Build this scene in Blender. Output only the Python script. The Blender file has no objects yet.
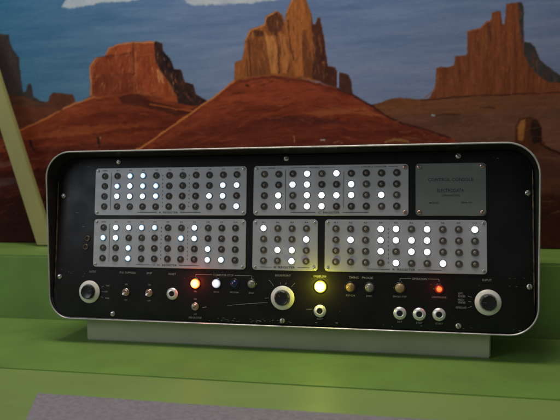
import bpy, bmesh, math, random
import numpy as np
from mathutils import Matrix, Vector

# ------------------------------------------------------------------ camera
S = bpy.context.scene
COL = S.collection
R_ = random.Random(7)
cam_d = bpy.data.cameras.new('camera'); cam = bpy.data.objects.new('camera', cam_d); COL.objects.link(cam)
cam_d.sensor_width = 36.0; cam_d.lens = 38.575; cam_d.clip_start = 0.02; cam_d.clip_end = 50
cam.matrix_world = (Matrix.Translation((0.12370, -0.58354, 0.14629)) @ Matrix.Rotation(math.radians(11.3239), 4, 'Z')
                    @ Matrix.Rotation(math.radians(90 - 2.7232), 4, 'X') @ Matrix.Rotation(math.radians(-0.5590), 4, 'Z'))
cam_d.dof.use_dof = True; cam_d.dof.focus_distance = 0.60; cam_d.dof.aperture_fstop = 7.0
S.camera = cam

# ------------------------------------------------------------------ light
W = bpy.data.worlds.new('World'); S.world = W; W.use_nodes = True
bg = W.node_tree.nodes['Background']; bg.inputs['Color'].default_value = (0.80, 0.86, 1.0, 1); bg.inputs['Strength'].default_value = 0.14
def area(name, loc, target, size, power, color, sy=None):
    l = bpy.data.lights.new(name, 'AREA'); l.energy = power; l.color = color; l.size = size
    if sy: l.shape = 'RECTANGLE'; l.size_y = sy
    o = bpy.data.objects.new(name, l); COL.objects.link(o); o.location = loc
    o.rotation_euler = (Vector(target) - Vector(loc)).to_track_quat('-Z', 'Y').to_euler(); return o
area('ceiling_light', (-0.12, -0.14, 1.15), (-0.05, 0.08, 0.0), 0.60, 7.5, (1.0, 0.94, 0.84), 0.35)
area('window_light', (-1.2, -1.2, 0.75), (-0.1, 0.1, 0.1), 0.7, 6.0, (0.84, 0.90, 1.0))  # unseen frontal fill, added to brighten the plates and plinth
S.view_settings.view_transform = 'Standard'; S.view_settings.look = 'None'
S.view_settings.exposure = 0.0; S.view_settings.gamma = 1.0
S.cycles.use_denoising = True
S.cycles.sample_clamp_indirect = 4.0

# ------------------------------------------------------------------ materials
def lin(c):
    return tuple((v / 12.92 if v <= 0.04045 else ((v + 0.055) / 1.055) ** 2.4) for v in c)
def rgb(r, g, b): return lin((r / 255, g / 255, b / 255)) + (1,)
def mat(name, color, rough=0.5, metal=0.0, noise=0.0, scale=60.0, spec=0.5, bump=0.0, stretch=(1, 1, 1), color2=None, rnoise=0.0, coat=0.0):
    m = bpy.data.materials.new(name); m.use_nodes = True; nt = m.node_tree; b = nt.nodes['Principled BSDF']
    b.inputs['Roughness'].default_value = rough; b.inputs['Metallic'].default_value = metal
    b.inputs['Specular IOR Level'].default_value = spec; b.inputs['Coat Weight'].default_value = coat
    b.inputs['Base Color'].default_value = color
    if noise or bump or color2 or rnoise:
        tc = nt.nodes.new('ShaderNodeTexCoord'); mp = nt.nodes.new('ShaderNodeMapping'); mp.inputs['Scale'].default_value = stretch
        nz = nt.nodes.new('ShaderNodeTexNoise'); nz.inputs['Scale'].default_value = scale; nz.inputs['Detail'].default_value = 6
        nt.links.new(tc.outputs['Object'], mp.inputs[0]); nt.links.new(mp.outputs[0], nz.inputs['Vector'])
        mx = nt.nodes.new('ShaderNodeMix'); mx.data_type = 'RGBA'
        c2 = color2 or tuple(v * (1 - noise) for v in color[:3]) + (1,)
        c1 = color if color2 else tuple(min(1, v * (1 + noise)) for v in color[:3]) + (1,)
        mx.inputs[6].default_value = c1; mx.inputs[7].default_value = c2
        rp = nt.nodes.new('ShaderNodeMapRange'); rp.inputs[1].default_value = 0.32; rp.inputs[2].default_value = 0.68
        nt.links.new(nz.outputs['Fac'], rp.inputs[0]); nt.links.new(rp.outputs[0], mx.inputs[0]); nt.links.new(mx.outputs[2], b.inputs['Base Color'])
        if rnoise:
            rr = nt.nodes.new('ShaderNodeMapRange'); rr.inputs[1].default_value = 0.3; rr.inputs[2].default_value = 0.7
            rr.inputs[3].default_value = rough - rnoise; rr.inputs[4].default_value = rough + rnoise
            nt.links.new(nz.outputs['Fac'], rr.inputs[0]); nt.links.new(rr.outputs[0], b.inputs['Roughness'])
        if bump:
            bp = nt.nodes.new('ShaderNodeBump'); bp.inputs['Strength'].default_value = bump; bp.inputs['Distance'].default_value = 0.001
            nt.links.new(nz.outputs['Fac'], bp.inputs['Height']); nt.links.new(bp.outputs[0], b.inputs['Normal'])
    return m
def glow(name, core, edge, s_core, s_edge, lo=0.35, hi=0.98, base=(0.3, 0.3, 0.3)):
    # a lens that gives off more light at its tip (where the lens normal runs along the lamp's axis) than at its rim
    m = bpy.data.materials.new(name); m.use_nodes = True; nt = m.node_tree; b = nt.nodes['Principled BSDF']
    b.inputs['Base Color'].default_value = base + (1,); b.inputs['Roughness'].default_value = 0.2
    tc = nt.nodes.new('ShaderNodeTexCoord'); sp = nt.nodes.new('ShaderNodeSeparateXYZ'); mr = nt.nodes.new('ShaderNodeMapRange')
    nt.links.new(tc.outputs['Normal'], sp.inputs[0]); nt.links.new(sp.outputs['Y'], mr.inputs[0])
    mr.inputs[1].default_value = -lo; mr.inputs[2].default_value = -hi
    mx = nt.nodes.new('ShaderNodeMix'); mx.data_type = 'RGBA'
    mx.inputs[6].default_value = tuple(c * s_edge for c in edge) + (1,); mx.inputs[7].default_value = tuple(c * s_core for c in core) + (1,)
    nt.links.new(mr.outputs[0], mx.inputs[0]); nt.links.new(mx.outputs[2], b.inputs['Emission Color'])
    oi = nt.nodes.new('ShaderNodeObjectInfo'); rr = nt.nodes.new('ShaderNodeMapRange'); rr.inputs[3].default_value = 0.72; rr.inputs[4].default_value = 1.25
    nt.links.new(oi.outputs['Random'], rr.inputs[0]); nt.links.new(rr.outputs[0], b.inputs['Emission Strength'])
    return m
M = {}
M['green'] = mat('green_paint', (0.152, 0.262, 0.048, 1), 0.5, noise=0.16, scale=14, bump=0.4, rnoise=0.08)
M['green_top'] = mat('green_board', (0.200, 0.295, 0.075, 1), 0.5, noise=0.12, scale=14, stretch=(0.4, 1, 1), bump=0.4, rnoise=0.08)
M['mat_grey'] = mat('grey_mat', (0.23, 0.205, 0.225, 1), 0.8, noise=0.16, scale=260, bump=0.6)
M['slat'] = mat('slat_paint', (0.27, 0.25, 0.075, 1), 0.6, noise=0.15, scale=20, stretch=(1, 1, 0.2))
M['black'] = mat('black_enamel', (0.014, 0.0125, 0.0135, 1), 0.45, spec=0.2, noise=0.25, scale=35, rnoise=0.10, bump=0.05)
M['black_in'] = mat('black_case_inside', (0.022, 0.019, 0.018, 1), 0.33, noise=0.3, scale=40, rnoise=0.08)
M['case'] = mat('grey_green_case_paint', (0.36, 0.37, 0.33, 1), 0.45, noise=0.08, scale=30, rnoise=0.08)
M['plinth'] = mat('grey_green_plinth_paint', (0.41, 0.42, 0.28, 1), 0.38, noise=0.08, scale=25, rnoise=0.08)
M['rim'] = mat('worn_metal_rim', (0.50, 0.47, 0.45, 1), 0.45, metal=0.3, noise=0.18, scale=90, rnoise=0.1)
M['wear'] = mat('worn_brass_edge', (0.28, 0.19, 0.11, 1), 0.4, metal=0.6, scale=160, stretch=(1, 1, 0.6), color2=(0.03, 0.02, 0.02, 1), rnoise=0.1)
M['plate'] = mat('satin_aluminium_plate', (0.46, 0.44, 0.455, 1), 0.42, metal=0.15, noise=0.05, scale=70, stretch=(0.15, 1, 2), rnoise=0.07)
M['nameplate'] = mat('grey_green_nameplate', (0.185, 0.195, 0.175, 1), 0.45, metal=0.2, noise=0.06, scale=60, rnoise=0.08)
M['ink'] = mat('black_ink', (0.02, 0.018, 0.018, 1), 0.6)
M['paint_white'] = mat('white_lettering', (0.30, 0.28, 0.25, 1), 0.6, noise=0.35, scale=900)
M['screw'] = mat('nickel_screw', (0.62, 0.58, 0.52, 1), 0.30, metal=0.85, noise=0.1, scale=300)
M['chrome'] = mat('chrome', (0.80, 0.77, 0.74, 1), 0.34, metal=0.5, noise=0.05, scale=300)
M['copper'] = mat('coppery_nut', (0.62, 0.42, 0.33, 1), 0.28, metal=0.9, noise=0.12, scale=300)
M['skirt'] = mat('cream_dial_skirt', (0.78, 0.74, 0.64, 1), 0.36, noise=0.05, scale=120)
M['knob'] = mat('black_bakelite', (0.012, 0.011, 0.011, 1), 0.25, noise=0.1, scale=80)
M['hole'] = mat('dark_hole', (0.006, 0.006, 0.006, 1), 0.6, noise=0.1)
M['collar'] = mat('dark_brown_socket', (0.045, 0.032, 0.028, 1), 0.4, noise=0.25, scale=300)
M['collar_grey'] = mat('grey_brown_socket', (0.085, 0.068, 0.058, 1), 0.4, noise=0.25, scale=300)
M['bulb'] = mat('unlit_neon_bulb', (0.17, 0.145, 0.13, 1), 0.2, noise=0.25, scale=500)
M['bulb_pale'] = mat('pale_neon_bulb', (0.27, 0.23, 0.20, 1), 0.25, noise=0.25, scale=500)
M['led'] = glow('lit_white_lens', (0.93, 0.97, 1.0), (0.50, 0.70, 1.0), 9.0, 0.45, 0.40, 1.0)
M['led_cool'] = glow('lit_cool_white_lens', (0.80, 0.96, 1.0), (0.22, 0.52, 0.95), 4.0, 0.42, 0.50, 1.0)
M['led_blue'] = glow('lit_blue_white_lens', (0.72, 0.98, 1.0), (0.10, 0.36, 0.75), 1.7, 0.45, 0.55, 1.0)
M['red_lamp'] = glow('lit_red_orange_lens', (1.0, 0.48, 0.13), (1.0, 0.13, 0.01), 6.0, 3.0, 0.5, 1.0, (0.1,0.01,0.005))
M['red_small'] = glow('dim_red_lens', (1.0, 0.16, 0.03), (0.6, 0.015, 0.005), 2.4, 0.40, 0.72, 1.0, (0.1,0.008,0.005))
M['yellow_lamp'] = glow('lit_yellow_lens', (1.0, 0.97, 0.50), (0.95, 0.92, 0.02), 9.0, 1.8, 0.50, 1.0, (0.2,0.19,0.01))
M['white_lamp'] = glow('faint_white_lens', (0.85, 0.88, 1.0), (0.30, 0.33, 0.50), 1.0, 0.35, 0.4, 1.0)
M['blue_lens'] = mat('dark_blue_lens', (0.008, 0.012, 0.07, 1), 0.12, coat=0.5, noise=0.1)
M['clear_lens'] = mat('cloudy_clear_lens', (0.22, 0.20, 0.17, 1), 0.15, coat=0.6, noise=0.5, scale=260)
M['amber_lens'] = mat('amber_lens', (0.33, 0.19, 0.06, 1), 0.15, coat=0.6, noise=0.45, scale=260)
M['tan_lens'] = mat('dull_tan_lens', (0.34, 0.23, 0.11, 1), 0.3, coat=0.3, noise=0.2, scale=260)

# ------------------------------------------------------------------ helpers
def link(name, me, mats, parent=None, loc=(0, 0, 0), rot=(0, 0, 0), smooth=True):
    if isinstance(mats, str): mats = [mats]
    for m in mats:
        if M[m].name not in [x.name for x in me.materials]: me.materials.append(M[m])
    if smooth:
        me.polygons.foreach_set('use_smooth', [True] * len(me.polygons))
        me.set_sharp_from_angle(angle=math.radians(35))
    o = bpy.data.objects.new(name, me); COL.objects.link(o)
    o.parent = parent; o.location = loc; o.rotation_euler = rot
    return o
def empty(name, loc, label, cat, group=None):
    o = bpy.data.objects.new(name, None); COL.objects.link(o); o.location = loc; o.empty_display_size = 0.05
    o['label'] = label; o['category'] = cat
    if group: o['group'] = group
    return o
def mesh(name, bm, recalc=True):
    if recalc: bmesh.ops.recalc_face_normals(bm, faces=bm.faces)
    me = bpy.data.meshes.new(name); bm.to_mesh(me); bm.free(); return me
def rrect(x0, x1, z0, z1, r, n=8, rs=None):
    rs = rs or (r, r, r, r)           # corner radii: bottom right, top right, top left, bottom left
    pts = []
    for (cx, cz, a0, rr) in ((x1, z0, -90, rs[0]), (x1, z1, 0, rs[1]), (x0, z1, 90, rs[2]), (x0, z0, 180, rs[3])):
        sx = -1 if cx == x1 else 1; sz = 1 if cz == z0 else -1
        for k in range(n + 1):
            a = math.radians(a0 + 90 * k / n)
            pts.append((cx + sx * rr + rr * math.cos(a), cz + sz * rr + rr * math.sin(a)))
    return pts
def loft(bm, loops, mats=None, cap0=True, cap1=True):
    """loops: lists of 3D points of equal length; a face strip between neighbours"""
    vs = [[bm.verts.new(p) for p in L] for L in loops]
    n = len(loops[0])
    for i in range(len(vs) - 1):
        for k in range(n):
            f = bm.faces.new((vs[i][k], vs[i][(k + 1) % n], vs[i + 1][(k + 1) % n], vs[i + 1][k]))
            if mats: f.material_index = mats[i]
    if cap0: f = bm.faces.new(vs[0]); f.material_index = mats[0] if mats else 0
    if cap1: f = bm.faces.new(list(reversed(vs[-1]))); f.material_index = mats[-1] if mats else 0
def lathe(bm, prof, n=24, mi=0, cx=0, cz=0, close=True):
    """prof: (radius, height out of the panel); the axis runs along local -y"""
    rings = []
    for r, w in prof:
        if r < 1e-7: rings.append([bm.verts.new((cx, -w, cz))])
        else: rings.append([bm.verts.new((cx + r * math.cos(2 * math.pi * k / n), -w, cz + r * math.sin(2 * math.pi * k / n))) for k in range(n)])
    for a, b in zip(rings[:-1], rings[1:]):
        for k in range(n):
            k2 = (k + 1) % n
            if len(a) == 1 and len(b) == 1: continue
            if len(a) == 1: f = bm.faces.new((a[0], b[k], b[k2]))
            elif len(b) == 1: f = bm.faces.new((a[k], a[k2], b[0]))
            else: f = bm.faces.new((a[k], a[k2], b[k2], b[k]))
            f.material_index = mi
def dome(r, h, w0=0.0, n=6):
    return [(r * math.cos(math.pi / 2 * k / n), w0 + h * math.sin(math.pi / 2 * k / n)) for k in range(n)] + [(0, w0 + h)]
def box(bm, x0, x1, y0, y1, z0, z1, bev=0.0, mi=0):
    r = bmesh.ops.create_cube(bm, size=1)
    for v in r['verts']: v.co = Vector(((x0 + x1) / 2 + v.co.x * (x1 - x0), (y0 + y1) / 2 + v.co.y * (y1 - y0), (z0 + z1) / 2 + v.co.z * (z1 - z0)))
    if bev:
        es = list({e for v in r['verts'] for e in v.link_edges})
        bmesh.ops.bevel(bm, geom=es, offset=bev, segments=2, affect='EDGES')
def text_into(bm, s, cx, cz, height, width=None, y=-0.0002, track=1.0, align='CENTER', rot=0.0):
    cu = bpy.data.curves.new('text', 'FONT'); cu.body = s; cu.size = 1.0; cu.align_x = 'LEFT'; cu.space_character = track
    cu.resolution_u = 2; cu.offset = 0.006
    ob = bpy.data.objects.new('text', cu); COL.objects.link(ob)
    bpy.context.view_layer.update()
    me = bpy.data.meshes.new_from_object(ob.evaluated_get(bpy.context.evaluated_depsgraph_get()))
    n = len(me.vertices); co = np.empty(n * 3); me.vertices.foreach_get('co', co); co = co.reshape(-1, 3)
    x0, x1 = co[:, 0].min(), co[:, 0].max(); k = height / 0.70
    kx = (width / (x1 - x0)) if width else k
    off = (x0 + x1) / 2 if align == 'CENTER' else (x0 if align == 'LEFT' else x1)
    vs = []
    cr, sr = math.cos(rot), math.sin(rot)
    for p in co:
        a, b = (p[0] - off) * kx, (p[1] - 0.35) * k
        vs.append(bm.verts.new((cx + a * cr - b * sr, y, cz + a * sr + b * cr)))
    for p in me.polygons:
        try: bm.faces.new([vs[i] for i in p.vertices])
        except ValueError: pass
    bpy.data.objects.remove(ob); bpy.data.curves.remove(cu); bpy.data.meshes.remove(me)
def stroke(bm, a, b, w, y=-0.0002):
    a = Vector((a[0], y, a[1])); b = Vector((b[0], y, b[1])); d = (b - a).normalized(); nrm = Vector((-d.z, 0, d.x)) * w / 2
    bm.faces.new([bm.verts.new(p) for p in (a - nrm, b - nrm, b + nrm, a + nrm)])

# ------------------------------------------------------------------ the setting
def board(name, x0, x1, y0, y1, z0, z1, m, bev=0.0008):
    bm = bmesh.new(); box(bm, x0, x1, y0, y1, z0, z1, bev); return link(name, mesh(name, bm), m)
ground = board('ground', -1.4, 1.4, -0.9, 0.0995, -0.060, -0.0269, 'green_top'); ground['kind'] = 'structure'
shelf = board('shelf', -1.4, 1.4, -0.0895, 0.0995, -0.0313, -0.026, 'green', 0.0007); shelf['kind'] = 'structure'
ledge = board('raised_ledge', -1.4, 1.4, 0.100, 0.262, -0.060, 0.0556, 'green', 0.003)
ledge['label'] = 'long green painted raised ledge behind the black console'; ledge['category'] = 'ledge'
matt = None
bm = bmesh.new()
lo = [(-0.1695, -0.1450), (-0.042, -0.1470), (0.165, -0.1462), (0.30, -0.147), (0.31, -0.345), (-0.078, -0.340)]
loft(bm, [[(x, y, -0.0268) for x, y in lo], [(x, y, -0.0260) for x, y in lo]])
matt = link('floor_mat', mesh('floor_mat', bm), 'mat_grey', smooth=False)
matt['label'] = 'flat grey purple mat lying on the green board in front of the console'; matt['category'] = 'mat'
# leaning slat
bm = bmesh.new()
p0, p1 = Vector((-0.3800, 0.2020, 0.0570)), Vector((-0.5455, 0.2335, 0.505))
d = (p1 - p0).normalized(); sx = Vector((1, 0, 0)) * 0.0135; sy = d.cross(sx).normalized() * 0.004
loft(bm, [[p - sx - sy, p + sx - sy, p + sx + sy, p - sx + sy] for p in (p0, p1)])
bmesh.ops.bevel(bm, geom=list(bm.edges), offset=0.001, segments=2, affect='EDGES')
sl = link('leaning_slat', mesh('leaning_slat', bm), 'slat')
sl['label'] = 'olive yellow wooden slat leaning on the painted desert wall at far left'; sl['category'] = 'slat'

# ------------------------------------------------------------------ the mural (a flat painting on a board)
DI = {'hillL': 35, 'hillL2': 40, 'mesa': 45, 'mesaSh': 52, 'hillC': 63, 'hillC2': 68, 'butteC': 71, 'butteR': 9, 'plainR': 5}
MURAL = [
('p',(178,172,172),8,(20,6),1.5,[(-3698,4082),(-3552,4058),(-3326,4079),(-2990,4093),(-2583,4087),(-2288,4173),(-2437,4382),(-3060,4457),(-3545,4319),(-3614,4178)],0.0),
('p',(178,170,168),8,(20,6),1.5,[(-1745,4024),(-1657,3969),(-1331,3954),(-867,3944),(-383,3973),(-103,4102),(-662,4305),(-1385,4304),(-1833,4170)],0.0),
('p',(150,150,160),8,(20,6),1.5,[(1107,4250),(1750,4098),(2495,4092),(2248,4288),(1495,4401)],0.0),
('p',(112,72,44),8,(40,4),0.8,[(-7310,2649),(-4087,2710),(-3430,2643),(-1412,2573),(867,2480),(1066,2540),(1237,2567),(1394,2542),(1562,2535),(3230,2563),(5466,2477),(5528,-33),(-7466,-416)],0.0),
('p',(118,70,46),9,(50,4),1,[(867,2440),(1237,2454),(1562,2509),(2071,2543),(3230,2563),(5465,2501),(5528,-33),(860,-171)],0.0),
('p',(108,66,50),8,(50,5),2,[(973,2303),(2009,2324),(3232,2361),(5470,2311),(5528,-33),(969,-168)],0.0),
('p',(84,46,34),8,(40,5),1.5,[(1756,1990),(2511,1895),(3059,1832),(3711,1694),(5487,1604),(5534,-279),(1501,-424)],0.0),
('p',(66,32,20),6,(40,6),3,[(1758,1329),(3245,1255),(5498,1183),(5537,-402),(1763,-551)],0.0),
('p',(120,70,42),8,(20,3),0.8,[(894,2479),(1066,2533),(1237,2561),(1394,2535),(1562,2522),(1652,2480),(1237,2428),(1039,2381)],0.0),
('p',(122,64,38),12,(4,22),0.7,[(1549,2510),(1626,2559),(1690,2681),(1709,2935),(1766,2952),(1842,2936),(1931,2958),(1943,3080),(2031,3082),(2100,3091),(2098,3394),(2179,3408),(2266,3429),(2327,3495),(2389,3517),(2406,3611),(2449,3628),(2498,3625),(2530,3458),(2561,3443),(2571,3708),(2656,3715),(2752,3715),(2777,3670),(2793,3208),(2865,3204),(2926,3138),(2987,2977),(3132,2844),(3251,2764),(3406,2632),(3466,2529),(2071,2543)],0.0),  # right butte colours lowered, standing in for dimmer light on this side
('p',(62,56,54),7,(5,14),0.7,[(2716,3716),(2752,3715),(2777,3670),(2793,3208),(2865,3204),(2926,3138),(2987,2977),(3132,2844),(3251,2764),(3406,2657),(3229,2670),(3074,2708),(2941,2803),(2856,2920),(2794,3063),(2750,3268)],0.0),
('p',(112,58,36),6,(3,20),0.5,[(2100,3091),(2131,3096),(2132,2813),(2095,2840)],0.0),
('p',(120,62,36),5,(3,20),0.4,[(1753,2946),(1772,2945),(1767,2646),(1741,2647)],0.0),
('p',(98,56,38),5,(3,18),0.4,[(2352,3468),(2377,3467),(2402,3312),(2391,3173),(2366,3263)],0.0),
('p',(136,76,42),8,(3,18),0.5,[(2278,3396),(2340,3444),(2348,3162),(2305,3011),(2267,3166)],0.0),
('p',(122,62,36),5,(3,20),0.5,[(2524,3458),(2561,3443),(2564,2972),(2540,2974)],0.0),
('p',(132,70,40),8,(3,24),1,[(2583,3682),(2644,3691),(2637,2994),(2589,2869)],0.0),
('p',(128,66,38),8,(3,24),1,[(2425,3591),(2486,3600),(2514,3128),(2441,3004)],0.0),
('l',(84,44,32),5,(9,4),0.8,[(1523,2517),(1818,2533),(2071,2549),(2506,2553),(3230,2563),(3698,2558)],2.21),
('l',(148,86,50),8,(9,4),0.8,[(1562,2555),(1652,2624),(1703,2727),(1728,2830)],1.38),
('l',(156,92,54),8,(9,4),0.8,[(2098,3381),(2179,3402),(2266,3422),(2327,3483),(2389,3511)],1.38),
('l',(96,50,34),8,(9,4),0.8,[(2229,3322),(2243,3065)],1.25),
('l',(96,50,34),8,(9,4),0.8,[(1993,3026),(2007,2740)],1.25),
('l',(96,50,34),8,(9,4),0.8,[(2669,3601),(2686,2992)],1.11),
('p',(86,44,26),8,(5,12),0.8,[(2695,1930),(2693,2123),(2741,2237),(2874,2258),(2959,2230),(3008,2127),(3022,1961),(3095,1870),(3191,1817),(2757,1838)],0.0),
('p',(150,92,44),9,(4,12),0.7,[(2731,1968),(2724,2135),(2765,2217),(2820,2228),(2815,2094),(2792,1953)],0.0),
('p',(48,26,20),5,(4,12),0.7,[(2899,2219),(2959,2218),(3008,2114),(3022,1935),(2914,1912),(2876,2067)],0.0),
('l',(52,24,18),8,(9,4),0.8,[(2998,1910),(3119,1844),(3263,1778),(3711,1694)],3.04),
('l',(70,42,32),8,(9,4),0.8,[(1717,2313),(1806,2324),(2009,2324)],1.8),
('l',(78,44,34),8,(9,4),0.8,[(2259,2400),(2384,2403),(2433,2388)],2.21),
('l',(150,150,140),8,(9,4),0.8,[(1661,2322),(1682,2321)],2.35),
('p',(66,54,50),5,(6,16),0.8,[(-7268,3477),(-5774,3866),(-5248,3744),(-4729,3749),(-4576,3721),(-4556,3585),(-4524,3508),(-4419,3376),(-4408,3188),(-4396,3037),(-4369,2848),(-4317,2869),(-4299,2928),(-4272,2972),(-4230,2970),(-4202,2789),(-4071,2710),(-3963,2691),(-4262,2491),(-7315,2553)],0.0),
('p',(92,56,40),8,(30,4),1,[(-7296,2920),(-4761,2856),(-4556,2833),(-4354,2780),(-4088,2680),(-3823,2656),(-3269,2608),(-3287,1958),(-7341,2038)],0.0),
('p',(94,52,36),6,(8,8),0.7,[(-3989,2662),(-3963,2691),(-3919,2779),(-3868,2829),(-3752,2820),(-3548,2787),(-3509,2719),(-3496,2615),(-3760,2565)],0.0),
('p',(104,56,36),8,(36,4),1.2,[(-7308,2681),(-4426,2647),(-3759,2594),(-3773,2117),(-7335,2167)],0.0),
('p',(132,58,32),14,(34,4),1.2,[(-7362,1634),(-5857,1883),(-4787,2141),(-4439,2284),(-4013,2438),(-3643,2620),(-3347,2699),(-3184,2781),(-2943,2830),(-1859,2759),(-1486,2618),(-1339,2514),(-127,1203),(-7466,-416)],0.0),
('p',(112,46,28),12,(30,4),2.5,[(-4444,2133),(-3767,2326),(-3111,2514),(-2633,2586),(-2169,2484),(-1714,2412),(-2021,2221),(-2800,2183),(-3774,2087),(-4798,1835)],0.0),
('p',(84,36,24),8,(14,4),1,[(-2819,2723),(-2535,2771),(-2320,2662),(-1984,2564),(-1773,2486),(-1562,2550),(-1668,2454),(-1896,2418),(-2169,2498),(-2477,2581),(-2758,2619)],0.0),
('p',(142,66,36),10,(40,3),2,[(-4444,2133),(-3768,2297),(-2956,2333),(-2327,2316),(-2958,2231),(-3772,2162)],0.0),
('p',(120,50,30),12,(40,3),2,[(-4795,1911),(-3773,2117),(-2486,2175),(-2021,2250),(-2491,1942),(-3781,1848)],0.0),
('p',(98,40,26),12,(36,4),2.5,[(-7356,1747),(-4449,1981),(-3284,2062),(-2490,2001),(-1572,1924),(-1614,-537),(-7483,-748)],0.0),
('p',(76,32,24),9,(30,5),2.5,[(-7374,1391),(-4804,1650),(-3786,1698),(-3855,-618),(-7483,-748)],0.0),
('p',(118,66,52),9,(16,3),1.5,[(-5148,1779),(-4660,1817),(-4420,1828),(-4182,1855),(-4457,1753),(-4802,1712)],0.0),
('p',(88,56,50),8,(16,3),1.5,[(-5159,1500),(-4704,1557),(-4428,1585),(-4431,1493),(-4812,1435)],0.0),
('p',(56,24,18),6,(30,5),3,[(-5885,1223),(-3798,1276),(-3855,-618),(-5966,-694)],0.0),
('p',(150,76,44),13,(9,9),0.8,[(-3266,2740),(-3253,2916),(-3261,3194),(-3154,3313),(-2994,3334),(-2943,3448),(-2784,3490),(-2573,3507),(-2210,3501),(-2119,3454),(-2106,3354),(-2001,3235),(-1944,3090),(-1838,3071),(-1781,2891),(-1669,2865),(-1619,2722),(-1456,2617),(-1502,2548),(-1786,2586),(-2318,2734),(-2597,2773),(-2945,2743),(-3170,2707)],0.0),
('p',(138,62,36),11,(10,9),1,[(-3138,3305),(-2994,3320),(-2946,3346),(-2600,3350),(-2576,3047),(-2906,3047),(-3193,3045),(-3206,3162)],0.0),
('p',(124,54,32),10,(10,8),1,[(-3226,3032),(-2906,3040),(-2576,3040),(-2566,2786),(-2850,2754),(-3201,2737),(-3231,2841)],0.0),
('p',(150,68,38),13,(6,12),1.2,[(-2538,3304),(-2244,3318),(-2202,3145),(-2068,2939),(-1981,2735),(-1922,2633),(-2165,2699),(-2317,2777),(-2518,2813)],0.0),
('p',(160,76,42),10,(12,5),0.8,[(-2896,3452),(-2581,3479),(-2584,3364),(-2930,3353)],0.0),
('p',(152,70,40),10,(8,8),0.8,[(-2535,3476),(-2256,3476),(-2244,3332),(-2538,3319)],0.0),
('p',(196,120,74),14,(3,9),1,[(-2218,3088),(-2157,3100),(-2113,2998),(-2100,2883),(-2176,2915)],0.0),
('p',(58,36,32),7,(6,9),0.8,[(-2241,3482),(-2210,3501),(-2119,3454),(-2106,3354),(-2001,3235),(-1944,3090),(-1838,3071),(-1781,2891),(-1669,2865),(-1619,2722),(-1441,2609),(-1487,2561),(-1712,2555),(-1892,2604),(-1920,2719),(-2023,2908),(-2157,3085),(-2230,3260)],0.0),
('p',(40,28,28),5,(6,9),0.8,[(-2106,3354),(-2001,3235),(-1944,3090),(-1853,3057),(-1886,2931),(-2005,3050),(-2094,3196)],0.0),
('l',(184,116,72),8,(9,4),0.8,[(-3249,2754),(-3237,2915),(-3256,3106),(-3245,3193),(-3154,3299),(-3090,3303)],2.35),
('l',(190,118,70),8,(9,4),0.8,[(-2994,3341),(-2944,3440),(-2785,3481),(-2581,3496),(-2241,3489)],1.8),
('l',(82,42,30),8,(9,4),0.8,[(-2565,3492),(-2562,3248),(-2560,3032),(-2535,2785)],1.52),
('l',(176,100,64),8,(9,4),0.8,[(-2529,3361),(-2530,2987)],1.38),
('l',(92,46,30),8,(9,4),0.8,[(-3209,3053),(-2906,3047),(-2576,3047)],1.25),
('l',(92,44,30),8,(9,4),0.8,[(-3138,3305),(-2978,3319),(-2773,3330),(-2569,3349)],1.11),
('l',(184,110,68),8,(9,4),0.8,[(-3726,2579),(-3511,2653),(-3299,2704),(-3201,2730)],2.49),
('l',(176,100,54),8,(9,4),0.8,[(-4439,2277),(-4199,2368),(-4013,2438),(-3760,2557)],2.77),
('l',(166,84,46),8,(9,4),0.8,[(-2321,2604),(-1939,2519),(-1638,2481),(-1472,2561)],1.94),
('p',(128,54,32),11,(40,5),0.9,[(-2714,1829),(-2459,1985),(-2067,2222),(-1714,2441),(-1456,2602),(-1232,2749),(-1040,2895),(-822,2928),(-507,2941),(-155,2892),(259,2772),(410,2726),(612,2637),(706,2566),(867,2467),(1066,2327),(1237,2242),(1563,2140),(1883,2027),(2036,1905),(2149,-401),(-3192,-594),(-2972,1657)],0.0),
('p',(140,62,36),10,(34,5),2.5,[(-2334,1997),(-1791,2329),(-1338,2612),(-1026,2839),(-507,2886),(25,2796),(504,2587),(162,2518),(-683,2547),(-1266,2427),(-1870,2160)],0.0),
('p',(110,46,30),10,(40,4),2.5,[(-2025,2048),(-1342,2316),(-541,2376),(298,2323),(1105,2246),(1883,2000),(1884,1908),(-2027,1933)],0.0),
('p',(92,40,32),8,(26,3),1.5,[(-656,2352),(-117,2377),(298,2310),(570,2248),(160,2246),(-400,2275)],0.0),
('p',(148,74,42),10,(26,3),1.2,[(-117,2404),(367,2470),(773,2443),(1039,2314),(571,2369),(160,2355)],0.0),
('p',(98,42,28),9,(40,4),1.5,[(-3125,1955),(-1571,1981),(296,1996),(2137,1903),(2149,-401),(-3192,-594)],0.0),
('l',(196,116,60),8,(9,4),0.8,[(-2570,1929),(-2459,1985),(-2067,2222),(-1714,2441),(-1456,2602),(-1232,2749),(-1040,2888)],2.63),
('l',(70,34,28),8,(9,4),0.8,[(409,2712),(612,2624),(720,2553),(880,2453),(1079,2313),(1250,2228),(1563,2133),(1883,2013)],3.04),
('p',(146,82,42),13,(4,20),0.8,[(-1040,2881),(-1044,3139),(-927,3168),(-887,3443),(-814,3590),(-613,3633),(-583,3755),(-441,3820),(-350,3753),(-316,3649),(-301,3784),(-230,3935),(-159,3998),(-103,4102),(-34,4097),(-21,3962),(46,3762),(73,3606),(114,3603),(135,3689),(169,3687),(222,3382),(268,3029),(370,3004),(397,2935),(396,2726),(164,2817),(-155,2885),(-507,2935),(-822,2921)],0.0),
('p',(82,44,32),7,(4,18),0.7,[(46,3742),(73,3606),(114,3603),(135,3689),(169,3687),(222,3382),(268,3029),(370,3004),(400,2935),(396,2726),(191,2802),(53,2876),(70,3255)],0.0),
('p',(78,44,34),6,(5,10),0.6,[(423,2725),(431,2934),(559,2895),(586,2826),(612,2624),(518,2668)],0.0),
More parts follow.
